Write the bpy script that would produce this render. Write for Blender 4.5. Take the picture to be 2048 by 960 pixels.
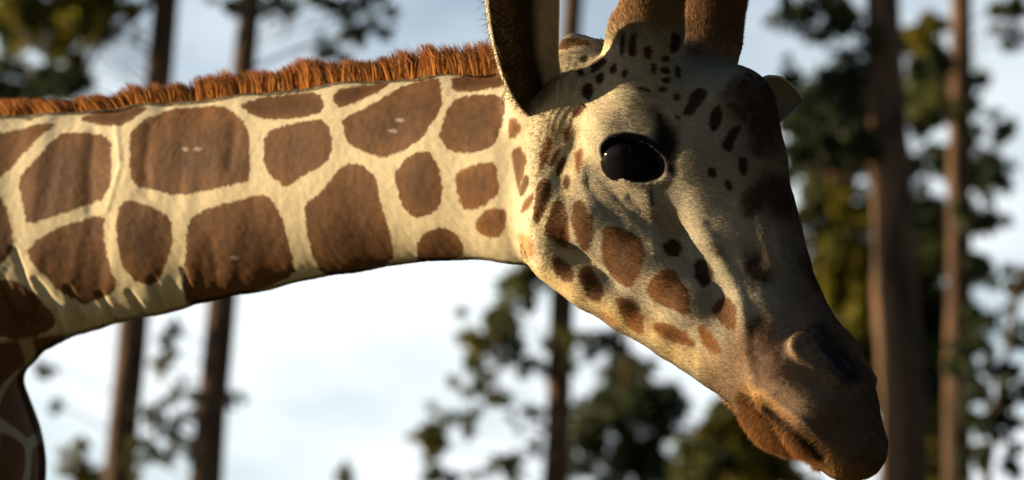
import bpy, math, random
import numpy as np
from mathutils import Vector

# ------------------------------------------------------------------ camera, sky, sun, exposure
for o in list(bpy.data.objects):
    bpy.data.objects.remove(o)
scene = bpy.context.scene
COL = scene.collection
PITCH = math.radians(12.0)
CAM = np.array([0.0, 0.0, 1.6])
FPX = 2048 * 100.0 / 36.0            # focal length in photo pixels
S = 4.2 / FPX                        # metres per photo pixel at the giraffe's head
RIGHT = np.array([1.0, 0, 0])
UP = np.array([0, -math.sin(PITCH), math.cos(PITCH)])
FWD = np.array([0, math.cos(PITCH), math.sin(PITCH)])

cam_d = bpy.data.cameras.new('camera')
cam = bpy.data.objects.new('camera', cam_d)
COL.objects.link(cam)
cam.location = CAM
cam.rotation_euler = (math.pi / 2 + PITCH, 0, 0)
cam_d.lens = 100.0
cam_d.sensor_width = 36.0
cam_d.clip_end = 3000
cam_d.dof.use_dof = True
cam_d.dof.focus_distance = 4.13
cam_d.dof.aperture_fstop = 3.5
scene.camera = cam

SUN_EL, SUN_AZ = 9.0, -14.0           # azimuth: degrees from straight left towards the camera
se, sa = math.radians(SUN_EL), math.radians(SUN_AZ)
SUNV = Vector((-math.cos(sa) * math.cos(se), -math.sin(sa) * math.cos(se), math.sin(se)))
sun_d = bpy.data.lights.new('sun', 'SUN')
sun_d.energy = 5.0
sun_d.angle = math.radians(0.6)
sun_d.color = (1.0, 0.79, 0.51)
sun = bpy.data.objects.new('sun', sun_d)
COL.objects.link(sun)
sun.rotation_euler = (-SUNV).to_track_quat('-Z', 'Y').to_euler()
sun.location = (-20, -5, 12)

world = bpy.data.worlds.new('World')
scene.world = world
world.use_nodes = True
nt = world.node_tree
nt.nodes.clear()
wo = nt.nodes.new('ShaderNodeOutputWorld')
bg = nt.nodes.new('ShaderNodeBackground')
sky = nt.nodes.new('ShaderNodeTexSky')
sky.sky_type = 'NISHITA'
sky.sun_disc = False
sky.sun_elevation = math.radians(SUN_EL)
sky.sun_rotation = math.atan2(SUNV.x, SUNV.y)
sky.air_density = 1.0
sky.dust_density = 0.3
sky.ozone_density = 2.2
tc = nt.nodes.new('ShaderNodeTexCoord')
mp = nt.nodes.new('ShaderNodeMapping')
mp.inputs['Location'].default_value = (2.3, 0.5, 1.9)
mp.inputs['Scale'].default_value = (2.6, 2.6, 5.0)
nz = nt.nodes.new('ShaderNodeTexNoise')
nz.inputs['Scale'].default_value = 1.6
nz.inputs['Detail'].default_value = 5
nz.inputs['Roughness'].default_value = 0.55
rp = nt.nodes.new('ShaderNodeValToRGB')
rp.color_ramp.elements[0].position = 0.38
rp.color_ramp.elements[1].position = 0.58
rp.color_ramp.elements[0].color = (0.10, 0.10, 0.10, 1)
rp.color_ramp.elements[1].color = (1, 1, 1, 1)
mx = nt.nodes.new('ShaderNodeMixRGB')
mx.inputs['Color2'].default_value = (6.6, 7.1, 7.3, 1)       # thin bright cloud
nt.links.new(tc.outputs['Generated'], mp.inputs['Vector'])
nt.links.new(mp.outputs['Vector'], nz.inputs['Vector'])
nt.links.new(nz.outputs['Fac'], rp.inputs['Fac'])
sx = nt.nodes.new('ShaderNodeSeparateXYZ')
nt.links.new(tc.outputs['Generated'], sx.inputs['Vector'])
hz = nt.nodes.new('ShaderNodeMapRange')                       # clouds and haze lie low, the sky clears with height
hz.interpolation_type = 'SMOOTHSTEP'
hz.inputs['From Min'].default_value = 0.19; hz.inputs['From Max'].default_value = 0.40
hz.inputs['To Min'].default_value = 1.0; hz.inputs['To Max'].default_value = 0.0
nt.links.new(sx.outputs['Z'], hz.inputs['Value'])
ml = nt.nodes.new('ShaderNodeMath'); ml.operation = 'MULTIPLY'
nt.links.new(rp.outputs['Color'], ml.inputs[0]); nt.links.new(hz.outputs['Result'], ml.inputs[1])
nt.links.new(ml.outputs['Value'], mx.inputs['Fac'])
nt.links.new(sky.outputs['Color'], mx.inputs['Color1'])
nt.links.new(mx.outputs['Color'], bg.inputs['Color'])
nt.links.new(bg.outputs['Background'], wo.inputs['Surface'])
bg.inputs['Strength'].default_value = 0.06

scene.view_settings.view_transform = 'Standard'
scene.view_settings.look = 'None'
scene.view_settings.gamma = 1
scene.view_settings.use_curve_mapping = False
scene.view_settings.exposure = 1.4

# ------------------------------------------------------------------ helpers
rng = np.random.default_rng(7)
random.seed(7)


def c2w(c):
    """camera units (right, up, depth past the head; 1 unit = 1 photo pixel at the head) to metres"""
    c = np.asarray(c, float)
    return CAM + S * (c[..., 0:1] * RIGHT + c[..., 1:2] * UP + (c[..., 2:3] + FPX) * FWD)


def pix(px, py, z=0.0):
    k = 1 + z / FPX
    return np.array([(px - 1024) * k, (480 - py) * k, z], float)


def to_pix(c):
    k = FPX / (c[:, 2] + FPX)
    return 1024 + c[:, 0] * k, 480 - c[:, 1] * k


def ray_y(px, py, ydist):
    """world point where the sight line of a photo pixel meets the plane y = ydist"""
    d = RIGHT * (px - 1024) / FPX + UP * (480 - py) / FPX + FWD
    return CAM + d * (ydist / d[1])


def hash3(i, j, k, seed):
    n = (i * 374761393 + j * 668265263 + k * 2147483647 + seed * 1274126177) & 0xffffffff
    n = ((n ^ (n >> 13)) * 1274126177) & 0xffffffff
    n = n ^ (n >> 16)
    return (n & 0xffff).astype(np.float32) / 65535.0


def vnoise(p, seed=0):
    p = np.asarray(p, np.float64)
    i = np.floor(p).astype(np.int64)
    f = p - i
    f = f * f * (3 - 2 * f)
    r = 0
    for a in (0, 1):
        for b in (0, 1):
            for c in (0, 1):
                wgt = (f[:, 0] if a else 1 - f[:, 0]) * (f[:, 1] if b else 1 - f[:, 1]) * (f[:, 2] if c else 1 - f[:, 2])
                r = r + wgt * hash3(i[:, 0] + a, i[:, 1] + b, i[:, 2] + c, seed)
    return r * 2 - 1


def sstep(a, b, x):
    t = np.clip((x - a) / (b - a), 0, 1)
    return t * t * (3 - 2 * t)


def fast_mesh(name, V, F=None, T=None):
    """V (n,3); F (m,4) quads and/or T (k,3) triangles"""
    me = bpy.data.meshes.new(name)
    V = np.asarray(V, np.float32)
    me.vertices.add(len(V))
    me.vertices.foreach_set('co', V.ravel())
    loops, starts, tot = [], [], 0
    for A in (F, T):
        if A is not None and len(A):
            A = np.asarray(A, np.int32)
            n = A.shape[1]
            loops.append(A.ravel())
            starts.append(tot + np.arange(len(A), dtype=np.int32) * n)
            tot += A.size
    loops = np.concatenate(loops)
    starts = np.concatenate(starts)
    me.loops.add(len(loops))
    me.loops.foreach_set('vertex_index', loops)
    me.polygons.add(len(starts))
    me.polygons.foreach_set('loop_start', starts)
    me.update(calc_edges=True)
    return me


def smooth(me):
    me.polygons.foreach_set('use_smooth', np.ones(len(me.polygons), bool))


def col_attr(me, C, name='Col'):
    a = me.attributes.new(name, 'FLOAT_COLOR', 'POINT')
    C = np.asarray(C, np.float32)
    if C.shape[1] == 3:
        C = np.hstack([C, np.ones((len(C), 1), np.float32)])
    a.data.foreach_set('color', C.ravel())


def vec_attr(me, V, name):
    a = me.attributes.new(name, 'FLOAT_VECTOR', 'POINT')
    a.data.foreach_set('vector', np.asarray(V, np.float32).ravel())


def link(name, me, mat=None, parent=None, loc=None):
    o = bpy.data.objects.new(name, me)
    COL.objects.link(o)
    if mat is not None:
        me.materials.append(mat)
    if parent is not None:
        o.parent = parent
    if loc is not None:
        o.location = loc
    return o


def tag(o, label=None, cat=None, group=None, kind=None):
    if label: o['label'] = label
    if cat: o['category'] = cat
    if group: o['group'] = group
    if kind: o['kind'] = kind
    return o


# ------------------------------------------------------------------ materials
def new_mat(name):
    m = bpy.data.materials.new(name)
    m.use_nodes = True
    n = m.node_tree
    n.nodes.clear()
    out = n.nodes.new('ShaderNodeOutputMaterial')
    return m, n, out


def attr_mat(name, rough=0.7, spec=0.15, transl=0.0, normal_attr=None, noise=None, sheen=0.0):
    m, n, out = new_mat(name)
    at = n.nodes.new('ShaderNodeAttribute'); at.attribute_name = 'Col'
    col = at.outputs['Color']
    if noise:
        tcn = n.nodes.new('ShaderNodeTexCoord')
        no = n.nodes.new('ShaderNodeTexNoise')
        no.inputs['Scale'].default_value = noise[0]; no.inputs['Detail'].default_value = 4
        n.links.new(tcn.outputs['Object'], no.inputs['Vector'])
        mr = n.nodes.new('ShaderNodeMapRange')
        mr.inputs['From Min'].default_value = 0.25; mr.inputs['From Max'].default_value = 0.75
        mr.inputs['To Min'].default_value = noise[1]; mr.inputs['To Max'].default_value = noise[2]
        n.links.new(no.outputs['Fac'], mr.inputs['Value'])
        hs = n.nodes.new('ShaderNodeMixRGB'); hs.blend_type = 'MULTIPLY'; hs.inputs['Fac'].default_value = 1
        n.links.new(col, hs.inputs['Color1']); n.links.new(mr.outputs['Result'], hs.inputs['Color2'])
        col = hs.outputs['Color']
    b = n.nodes.new('ShaderNodeBsdfPrincipled')
    b.inputs['Roughness'].default_value = rough
    b.inputs['Specular IOR Level'].default_value = spec
    b.inputs['Sheen Weight'].default_value = sheen
    n.links.new(col, b.inputs['Base Color'])
    nrm = None
    if normal_attr:
        an = n.nodes.new('ShaderNodeAttribute'); an.attribute_name = normal_attr
        nrm = an.outputs['Vector']
        n.links.new(nrm, b.inputs['Normal'])
    res = b.outputs['BSDF']
    if transl:
        t = n.nodes.new('ShaderNodeBsdfTranslucent')
        n.links.new(col, t.inputs['Color'])
        mxs = n.nodes.new('ShaderNodeMixShader'); mxs.inputs['Fac'].default_value = transl
        n.links.new(res, mxs.inputs[1]); n.links.new(t.outputs['BSDF'], mxs.inputs[2])
        res = mxs.outputs['Shader']
    n.links.new(res, out.inputs['Surface'])
    return m


def plain_mat(name, color, rough=0.7, spec=0.3, coat=0.0):
    m, n, out = new_mat(name)
    b = n.nodes.new('ShaderNodeBsdfPrincipled')
    b.inputs['Base Color'].default_value = (*color, 1)
    b.inputs['Roughness'].default_value = rough
    b.inputs['Specular IOR Level'].default_value = spec
    b.inputs['Coat Weight'].default_value = coat
    b.inputs['Coat Roughness'].default_value = 0.02
    n.links.new(b.outputs['BSDF'], out.inputs['Surface'])
    return m


M_SKIN = attr_mat('giraffe_hide', 0.75, 0.12, noise=(260.0, 0.90, 1.10))
M_FUR = attr_mat('short_fur', 0.7, 0.12, transl=0.35, normal_attr='skin_n')
M_MANE = attr_mat('mane_hair', 0.5, 0.3, transl=0.40)
M_EAR = attr_mat('ear_skin', 0.75, 0.12, transl=0.12)
M_EYE = plain_mat('wet_black_eye', (0.006, 0.005, 0.005), 0.05, 0.08, 0.0)
M_LASH = plain_mat('black_lash', (0.008, 0.007, 0.006), 0.6, 0.2)
M_LEAF = attr_mat('pine_needles', 0.6, 0.2, transl=0.5)


def bark_mat():
    m, n, out = new_mat('pine_bark')
    tcn = n.nodes.new('ShaderNodeTexCoord')
    mpn = n.nodes.new('ShaderNodeMapping'); mpn.inputs['Scale'].default_value = (9, 9, 2.2)
    no = n.nodes.new('ShaderNodeTexNoise'); no.inputs['Scale'].default_value = 1.0; no.inputs['Detail'].default_value = 6
    r = n.nodes.new('ShaderNodeValToRGB')
    r.color_ramp.elements[0].position = 0.3; r.color_ramp.elements[0].color = (0.030, 0.021, 0.016, 1)
    r.color_ramp.elements[1].position = 0.7; r.color_ramp.elements[1].color = (0.15, 0.085, 0.048, 1)
    b = n.nodes.new('ShaderNodeBsdfPrincipled'); b.inputs['Roughness'].default_value = 0.9
    b.inputs['Specular IOR Level'].default_value = 0.1
    bp = n.nodes.new('ShaderNodeBump'); bp.inputs['Strength'].default_value = 0.7; bp.inputs['Distance'].default_value = 0.03
    n.links.new(tcn.outputs['Object'], mpn.inputs['Vector']); n.links.new(mpn.outputs['Vector'], no.inputs['Vector'])
    n.links.new(no.outputs['Fac'], r.inputs['Fac']); n.links.new(r.outputs['Color'], b.inputs['Base Color'])
    n.links.new(no.outputs['Fac'], bp.inputs['Height']); n.links.new(bp.outputs['Normal'], b.inputs['Normal'])
    n.links.new(b.outputs['BSDF'], out.inputs['Surface'])
    return m


M_BARK = bark_mat()


def ground_mat():
    m, n, out = new_mat('dry_grass_ground')
    tcn = n.nodes.new('ShaderNodeTexCoord')
    no = n.nodes.new('ShaderNodeTexNoise'); no.inputs['Scale'].default_value = 0.8; no.inputs['Detail'].default_value = 8
    n.links.new(tcn.outputs['Object'], no.inputs['Vector'])
    r = n.nodes.new('ShaderNodeValToRGB')
    r.color_ramp.elements[0].position = 0.35; r.color_ramp.elements[0].color = (0.07, 0.085, 0.03, 1)
    r.color_ramp.elements[1].position = 0.68; r.color_ramp.elements[1].color = (0.17, 0.13, 0.08, 1)
    b = n.nodes.new('ShaderNodeBsdfPrincipled'); b.inputs['Roughness'].default_value = 0.95
    bp = n.nodes.new('ShaderNodeBump'); bp.inputs['Distance'].default_value = 0.05
    n.links.new(no.outputs['Fac'], r.inputs['Fac']); n.links.new(r.outputs['Color'], b.inputs['Base Color'])
    n.links.new(no.outputs['Fac'], bp.inputs['Height']); n.links.new(bp.outputs['Normal'], b.inputs['Normal'])
    n.links.new(b.outputs['BSDF'], out.inputs['Surface'])
    return m


# ------------------------------------------------------------------ ground
GV = [(-900, -400, 0), (900, -400, 0), (900, 1400, 0), (-900, 1400, 0)]
g = link('ground', fast_mesh('ground', GV, F=[(0, 1, 2, 3)]), ground_mat())
tag(g, 'grass and bare earth under the trees', 'ground', kind='structure')


# ------------------------------------------------------------------ trees
class Tubes:
    def __init__(s):
        s.V, s.F, s.n = [], [], 0

    def tube(s, pts, rad, sides=10, rough=0.0):
        pts = np.asarray(pts, float)
        m = len(pts)
        tan = np.gradient(pts, axis=0)
        tan /= np.linalg.norm(tan, axis=1)[:, None] + 1e-9
        ref = np.array([0, 1, 0.0]) if abs(tan[0][1]) < 0.8 else np.array([1, 0, 0.0])
        a = np.cross(tan, ref); a /= np.linalg.norm(a, axis=1)[:, None]
        b = np.cross(tan, a)
        th = np.arange(sides) / sides * 2 * math.pi
        R = np.asarray(rad)[:, None] * (1 + rough * (rng.random((m, sides)) - 0.5))
        V = pts[:, None, :] + R[..., None] * (np.cos(th)[None, :, None] * a[:, None, :] + np.sin(th)[None, :, None] * b[:, None, :])
        i = np.arange(m - 1)[:, None] * sides
        j = np.arange(sides)[None, :]
        k = (j + 1) % sides
        F = np.stack([i + j, i + k, i + sides + k, i + sides + j], -1).reshape(-1, 4) + s.n
        s.V.append(V.reshape(-1, 3)); s.F.append(F); s.n += m * sides
        tip = s.n                                                    # close the end
        s.V.append(pts[-1:] + tan[-1:] * rad[-1]); s.n += 1
        e = tip - sides + np.arange(sides)
        s.F.append(np.stack([e, tip - sides + (np.arange(sides) + 1) % sides, np.full(sides, tip), np.full(sides, tip)], -1))

    def mesh(s, name):
        F = np.concatenate(s.F)
        q = F[F[:, 2] != F[:, 3]]
        t = F[F[:, 2] == F[:, 3]][:, :3]
        me = fast_mesh(name, np.concatenate(s.V), q, t)
        smooth(me)
        return me


LEAFC = {'d': np.array([0.042, 0.056, 0.024]), 'm': np.array([0.088, 0.095, 0.026]), 'o': np.array([0.17, 0.150, 0.018])}  # dark, mid, olive; the tints also paint in sunlit and shaded clumps


def tufts(centres, radii, counts, cols, size=0.10):
    """needle tufts: crossed narrow leaf faces scattered through clumps"""
    P, C = [], []
    for c, r, n, k in zip(centres, radii, counts, cols):
        n = int(n)
        sub = max(8, n // 40)                                        # a clump is made of smaller clumps
        sc = rng.normal(size=(sub, 3)) * np.array([0.58, 0.50, 0.46]) * r
        p = sc[rng.integers(0, sub, n)] + rng.normal(size=(n, 3)) * r * 0.15
        P.append(c + p)
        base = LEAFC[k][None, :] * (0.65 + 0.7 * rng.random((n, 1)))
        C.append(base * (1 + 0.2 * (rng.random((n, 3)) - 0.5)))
    P = np.concatenate(P); C = np.concatenate(C)
    n = len(P)
    d = rng.normal(size=(n, 3)); d[:, 2] += 0.3
    d /= np.linalg.norm(d, axis=1)[:, None]
    e = np.cross(d, rng.normal(size=(n, 3))); e /= np.linalg.norm(e, axis=1)[:, None]
    L = size * (0.6 + 0.8 * rng.random((n, 1))); W = L * 0.22
    V = np.stack([P - d * L * .5, P + e * W, P + d * L * .5, P - e * W], 1).reshape(-1, 3)
    F = np.arange(4 * n).reshape(-1, 4)
    return V, F, np.repeat(C, 4, 0)


def tree(name, label, p0, p1, dist, w0, w1, height, clusters, crown_z, crown_n, crown_r, group=None, kind='m', extra_limbs=(), leaf=0.08, dens=1.0, wob=0.008):
    """p0 = (px, py) high point of the trunk, p1 = low point; w = trunk widths in photo pixels there"""
    a = ray_y(p0[0], p0[1], dist); b = ray_y(p1[0], p1[1], dist)
    k = (b[2] - 0.0) / max(a[2] - b[2], 0.01)
    base = b - (a - b) * k; base[2] = 0.0
    direc = (a - b) / (a[2] - b[2])
    # below the part that shows the stem straightens
    base[0] = b[0] - (b[0] - base[0]) * 0.6
    young = height is None
    if young: height = a[2] + 0.1
    ra, rb = w0 / 2 / FPX * dist, w1 / 2 / FPX * dist
    zs = np.concatenate([np.linspace(0, b[2], 6)[:-1], np.linspace(b[2], a[2], 9), np.linspace(a[2], height, 9)[1:]])
    pts, rad = [], []
    for z in zs:
        if z <= b[2]:
            t = z / b[2]
            pts.append(base + (b - base) * t); rad.append(rb * (1.28 - 0.28 * t) + (rb * 0.35 if z == 0 else 0))
        elif z <= a[2]:
            t = (z - b[2]) / (a[2] - b[2])
            pts.append(b + (a - b) * t); rad.append(rb + (ra - rb) * t)
        else:
            t = (z - a[2]) / (height - a[2])
            pts.append(a + direc * (z - a[2]) * (1 - 0.3 * t)); rad.append(ra * (1 - t) + 0.025 * t)
    pts = np.array(pts); rad = np.array(rad)
    pts[1:-1, :2] += rng.normal(size=(len(pts) - 2, 2)) * wob * min(1, rb * 6)
    root = bpy.data.objects.new(name, None); COL.objects.link(root)
    root.location = base
    root.empty_display_size = 0.5
    tag(root, label, 'tree', group)
    T = Tubes()
    T.tube(pts - base, rad, 14, 0.10)

    def on_trunk(z):
        return np.array([np.interp(z, pts[:, 2], pts[:, i]) for i in range(3)])

    def limb(tip, r0):
        d = math.hypot(*(tip - on_trunk(tip[2]))[:2])
        z0 = min(max(tip[2] - 0.25 * d - 0.1, 1.0), height - 0.4)
        s = on_trunk(z0)
        mid = (s + tip) / 2 + np.array([0, 0, 0.10 * d]) + rng.normal(size=3) * 0.05 * d
        tt = np.linspace(0, 1, 6)[:, None]
        q = (1 - tt) ** 2 * s + 2 * tt * (1 - tt) * mid + tt ** 2 * tip
        T.tube(q - base, np.linspace(r0, 0.006, 6), 6)

    cen, rd, cn, ck = [], [], [], []
    for cl in clusters:
        px, py, r, kk = cl[:4]
        dy = cl[4] if len(cl) > 4 else rng.normal() * 0.35
        c = ray_y(px, py, dist + dy)
        rr = r / FPX * dist
        cen.append(c); rd.append(rr); ck.append(kk)
        dn = cl[5] if len(cl) > 5 else 1.0
        cn.append(dens * dn * 1350 * (rr / 0.3) ** 1.6)
        limb(c, 0.004 + 0.012 * min(rr, 0.6))
    for i in range(crown_n):
        t = rng.random()
        z = crown_z + ((b[2] - 0.4 if young else height + 0.4) - crown_z) * t
        rmax = crown_r * (1 - 0.75 * t)
        th = rng.random() * 2 * math.pi
        c = on_trunk(min(z, height)) + np.array([math.cos(th), math.sin(th), 0]) * rmax * (0.25 + 0.75 * rng.random())
        c[2] = z
        cen.append(c); rd.append(0.45 + 0.25 * rng.random()); ck.append(kind); cn.append(420)
        limb(c, 0.03)
    for path, r0 in extra_limbs:
        q = np.array([ray_y(x, y, dist - 0.1) for x, y in path])
        T.tube(q - base, np.linspace(r0, 0.008, len(q)), 6)
    link('trunk', T.mesh('trunk'), M_BARK, root)
    V, F, C = tufts(cen, rd, cn, ck, leaf)
    me = fast_mesh('crown', V - base, F)
    col_attr(me, C)
    link('crown', me, M_LEAF, root)
    return root


HOLES = [(1630, 390, 62), (1690, 100, 34), (1615, 110, 36), (1640, 20, 30), (1700, 590, 24), (1860, 270, 26), (1885, 385, 20), (1580, 20, 60), (1560, 60, 50), (1735, 740, 20), (1590, 300, 26), (70, 105, 30), (30, 130, 22)]


def fill(x0, x1, y0, y1, n, r, kinds, dn):
    out = []
    while len(out) < n:
        x, y = rng.uniform(x0, x1), rng.uniform(y0, y1)
        if any(math.hypot(x - a, y - b) < c + 0.75 * r for a, b, c in HOLES): continue
        k = kinds[int(rng.integers(len(kinds)))]
        out.append((x, y, r * rng.uniform(0.8, 1.2), k, rng.normal() * 0.5, dn))
    return out


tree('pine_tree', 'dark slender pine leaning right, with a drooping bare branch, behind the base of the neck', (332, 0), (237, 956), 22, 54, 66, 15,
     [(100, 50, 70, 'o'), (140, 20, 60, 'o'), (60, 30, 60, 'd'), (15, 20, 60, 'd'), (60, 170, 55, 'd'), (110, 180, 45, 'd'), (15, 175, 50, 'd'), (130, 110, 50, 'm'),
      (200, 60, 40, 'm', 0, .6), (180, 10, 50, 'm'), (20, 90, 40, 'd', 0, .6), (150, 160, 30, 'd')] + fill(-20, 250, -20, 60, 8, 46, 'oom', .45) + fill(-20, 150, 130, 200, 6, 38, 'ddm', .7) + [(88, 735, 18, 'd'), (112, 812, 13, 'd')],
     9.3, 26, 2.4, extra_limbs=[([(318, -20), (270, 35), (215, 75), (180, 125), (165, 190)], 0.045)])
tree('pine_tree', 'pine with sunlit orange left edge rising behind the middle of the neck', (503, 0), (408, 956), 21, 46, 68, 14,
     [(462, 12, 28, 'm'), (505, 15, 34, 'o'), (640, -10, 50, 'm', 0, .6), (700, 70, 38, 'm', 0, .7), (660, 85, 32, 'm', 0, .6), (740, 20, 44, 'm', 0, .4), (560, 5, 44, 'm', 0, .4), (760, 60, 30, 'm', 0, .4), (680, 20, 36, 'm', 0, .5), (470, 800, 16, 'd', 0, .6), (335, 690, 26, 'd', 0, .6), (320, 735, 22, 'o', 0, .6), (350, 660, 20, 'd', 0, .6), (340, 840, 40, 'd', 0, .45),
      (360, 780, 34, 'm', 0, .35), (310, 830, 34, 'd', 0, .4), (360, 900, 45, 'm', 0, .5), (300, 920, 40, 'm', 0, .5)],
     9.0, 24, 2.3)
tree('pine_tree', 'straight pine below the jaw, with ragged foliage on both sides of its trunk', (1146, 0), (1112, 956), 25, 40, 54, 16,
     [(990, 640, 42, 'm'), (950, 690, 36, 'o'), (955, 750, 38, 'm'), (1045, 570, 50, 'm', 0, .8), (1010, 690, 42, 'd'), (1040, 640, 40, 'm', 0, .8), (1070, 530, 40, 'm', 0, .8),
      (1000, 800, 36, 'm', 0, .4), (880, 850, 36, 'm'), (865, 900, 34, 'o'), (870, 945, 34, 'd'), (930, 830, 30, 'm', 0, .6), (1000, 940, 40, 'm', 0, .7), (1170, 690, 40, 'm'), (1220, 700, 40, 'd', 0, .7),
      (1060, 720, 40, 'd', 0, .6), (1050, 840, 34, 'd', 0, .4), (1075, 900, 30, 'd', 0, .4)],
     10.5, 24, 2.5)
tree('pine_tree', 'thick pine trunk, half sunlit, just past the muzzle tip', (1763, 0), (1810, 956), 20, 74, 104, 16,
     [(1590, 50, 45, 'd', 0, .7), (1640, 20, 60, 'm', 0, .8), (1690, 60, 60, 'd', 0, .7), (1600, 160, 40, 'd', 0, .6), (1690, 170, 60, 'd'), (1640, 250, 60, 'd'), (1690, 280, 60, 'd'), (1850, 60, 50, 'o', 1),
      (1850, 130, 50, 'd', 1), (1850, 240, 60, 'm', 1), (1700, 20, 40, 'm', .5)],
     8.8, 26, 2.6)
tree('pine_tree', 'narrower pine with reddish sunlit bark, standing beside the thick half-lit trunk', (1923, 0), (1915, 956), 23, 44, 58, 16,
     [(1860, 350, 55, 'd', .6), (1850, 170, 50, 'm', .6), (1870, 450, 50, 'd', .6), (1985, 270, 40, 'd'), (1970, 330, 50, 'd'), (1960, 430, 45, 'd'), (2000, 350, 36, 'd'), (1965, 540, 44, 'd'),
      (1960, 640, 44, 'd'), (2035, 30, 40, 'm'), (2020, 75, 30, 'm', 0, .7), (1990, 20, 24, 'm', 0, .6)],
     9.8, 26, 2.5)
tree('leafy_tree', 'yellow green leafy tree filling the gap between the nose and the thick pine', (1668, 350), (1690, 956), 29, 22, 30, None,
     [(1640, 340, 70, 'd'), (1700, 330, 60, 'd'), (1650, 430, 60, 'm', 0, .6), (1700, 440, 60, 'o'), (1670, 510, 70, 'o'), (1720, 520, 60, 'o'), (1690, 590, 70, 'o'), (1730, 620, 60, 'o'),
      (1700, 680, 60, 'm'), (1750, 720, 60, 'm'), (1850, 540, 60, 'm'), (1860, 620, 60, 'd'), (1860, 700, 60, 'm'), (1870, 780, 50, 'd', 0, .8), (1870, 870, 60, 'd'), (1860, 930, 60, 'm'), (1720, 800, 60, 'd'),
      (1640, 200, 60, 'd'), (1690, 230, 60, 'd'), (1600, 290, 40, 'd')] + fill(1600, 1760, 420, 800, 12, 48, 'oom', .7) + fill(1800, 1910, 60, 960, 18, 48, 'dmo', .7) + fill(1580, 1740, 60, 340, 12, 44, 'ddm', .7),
     2.5, 8, 1.3, leaf=0.12)
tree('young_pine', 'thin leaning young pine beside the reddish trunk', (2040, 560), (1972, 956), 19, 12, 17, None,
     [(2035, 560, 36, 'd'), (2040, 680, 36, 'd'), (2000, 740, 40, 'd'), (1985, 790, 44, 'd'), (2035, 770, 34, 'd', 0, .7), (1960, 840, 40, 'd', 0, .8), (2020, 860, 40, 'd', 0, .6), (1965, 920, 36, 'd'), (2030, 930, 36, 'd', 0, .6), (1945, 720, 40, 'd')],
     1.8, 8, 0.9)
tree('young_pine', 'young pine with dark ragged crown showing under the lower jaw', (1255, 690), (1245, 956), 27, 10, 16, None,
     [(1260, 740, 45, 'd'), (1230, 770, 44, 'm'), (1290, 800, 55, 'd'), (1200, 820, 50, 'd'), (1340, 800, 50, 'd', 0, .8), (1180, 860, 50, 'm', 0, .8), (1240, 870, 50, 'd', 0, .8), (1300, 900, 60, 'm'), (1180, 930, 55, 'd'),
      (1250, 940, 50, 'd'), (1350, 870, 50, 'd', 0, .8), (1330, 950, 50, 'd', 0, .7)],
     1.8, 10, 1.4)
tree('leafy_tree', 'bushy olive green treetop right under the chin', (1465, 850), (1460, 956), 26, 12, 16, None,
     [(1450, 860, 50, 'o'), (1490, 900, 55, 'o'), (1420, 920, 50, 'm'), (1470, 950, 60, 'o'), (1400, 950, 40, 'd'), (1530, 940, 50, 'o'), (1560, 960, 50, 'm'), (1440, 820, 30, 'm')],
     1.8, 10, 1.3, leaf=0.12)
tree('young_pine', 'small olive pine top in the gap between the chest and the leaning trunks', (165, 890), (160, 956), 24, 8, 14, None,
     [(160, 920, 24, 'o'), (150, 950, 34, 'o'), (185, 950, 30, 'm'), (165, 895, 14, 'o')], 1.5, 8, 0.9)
tree('young_pine', 'tiny pine top in the bright gap below the neck', (690, 935), (690, 990), 28, 5, 10, None,
     [(690, 945, 14, 'm'), (690, 962, 20, 'm'), (690, 935, 8, 'm')], 1.5, 8, 0.8)


# unseen wood on the viewer's side, added to cut sky light; open towards the sun
T = Tubes()
fc_, fr_, fn_, fk_ = [], [], [], []
sun_dir = math.degrees(math.atan2(SUNV.y, SUNV.x))
for i in range(150):
    ang = rng.uniform(180 + 38, 360 + 42)
    if abs((ang - sun_dir + 180) % 360 - 180) < 34: continue
    rad_ = rng.uniform(20, 44)
    x_, y_ = rad_ * math.cos(math.radians(ang)), rad_ * math.sin(math.radians(ang))
    hgt = rng.uniform(11, 17)
    T.tube([(x_, y_, -0.1), (x_ + rng.normal() * .1, y_, hgt * .5), (x_ + rng.normal() * .3, y_, hgt)], [0.2, 0.15, 0.03], 7)
    for q_ in range(11):
        zz = rng.uniform(0.08, 1.0) * hgt
        rr_ = 2.2 * (1.15 - zz / hgt)
        fc_.append(np.array([x_ + rng.normal() * rr_ * .6, y_ + rng.normal() * rr_ * .6, zz])); fr_.append(1.3); fn_.append(26); fk_.append('dm'[q_ % 2])
Vf, Ff, Cf = tufts(fc_, fr_, fn_, fk_, 1.1)
nt_ = sum(len(v) for v in T.V)
Tq = np.concatenate(T.F)
tri = Tq[:, 2] == Tq[:, 3]
me = fast_mesh('unseen_forest', np.vstack([np.concatenate(T.V), Vf]), np.vstack([Tq[~tri], Ff + nt_]), Tq[tri][:, :3])
col_attr(me, np.vstack([np.tile([[0.07, 0.05, 0.035]], (nt_, 1)), Cf]))
fo = link('unseen_forest', me, M_LEAF)
tag(fo, 'unseen pine wood behind the viewer, added to darken the shaded face', 'unseen_forest', kind='stuff')


# ------------------------------------------------------------------ giraffe: head frame
PSI, THETA, TN = math.radians(36), math.radians(46), math.radians(41)
EH = np.array([math.cos(PSI), 0, -math.sin(PSI)])
EL = np.array([-math.sin(PSI), 0, -math.cos(PSI)])               # towards the near cheek
EY = np.array([0, 1.0, 0])
EF = math.cos(THETA) * EH - math.sin(THETA) * EY                  # along the muzzle
ED = math.sin(THETA) * EH + math.cos(THETA) * EY                  # out of the forehead
O = pix(1330, 420, 0)
EYEPOS = np.array([0, 0, -FPX])
B = np.stack([EF, ED, EL], 1)


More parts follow.
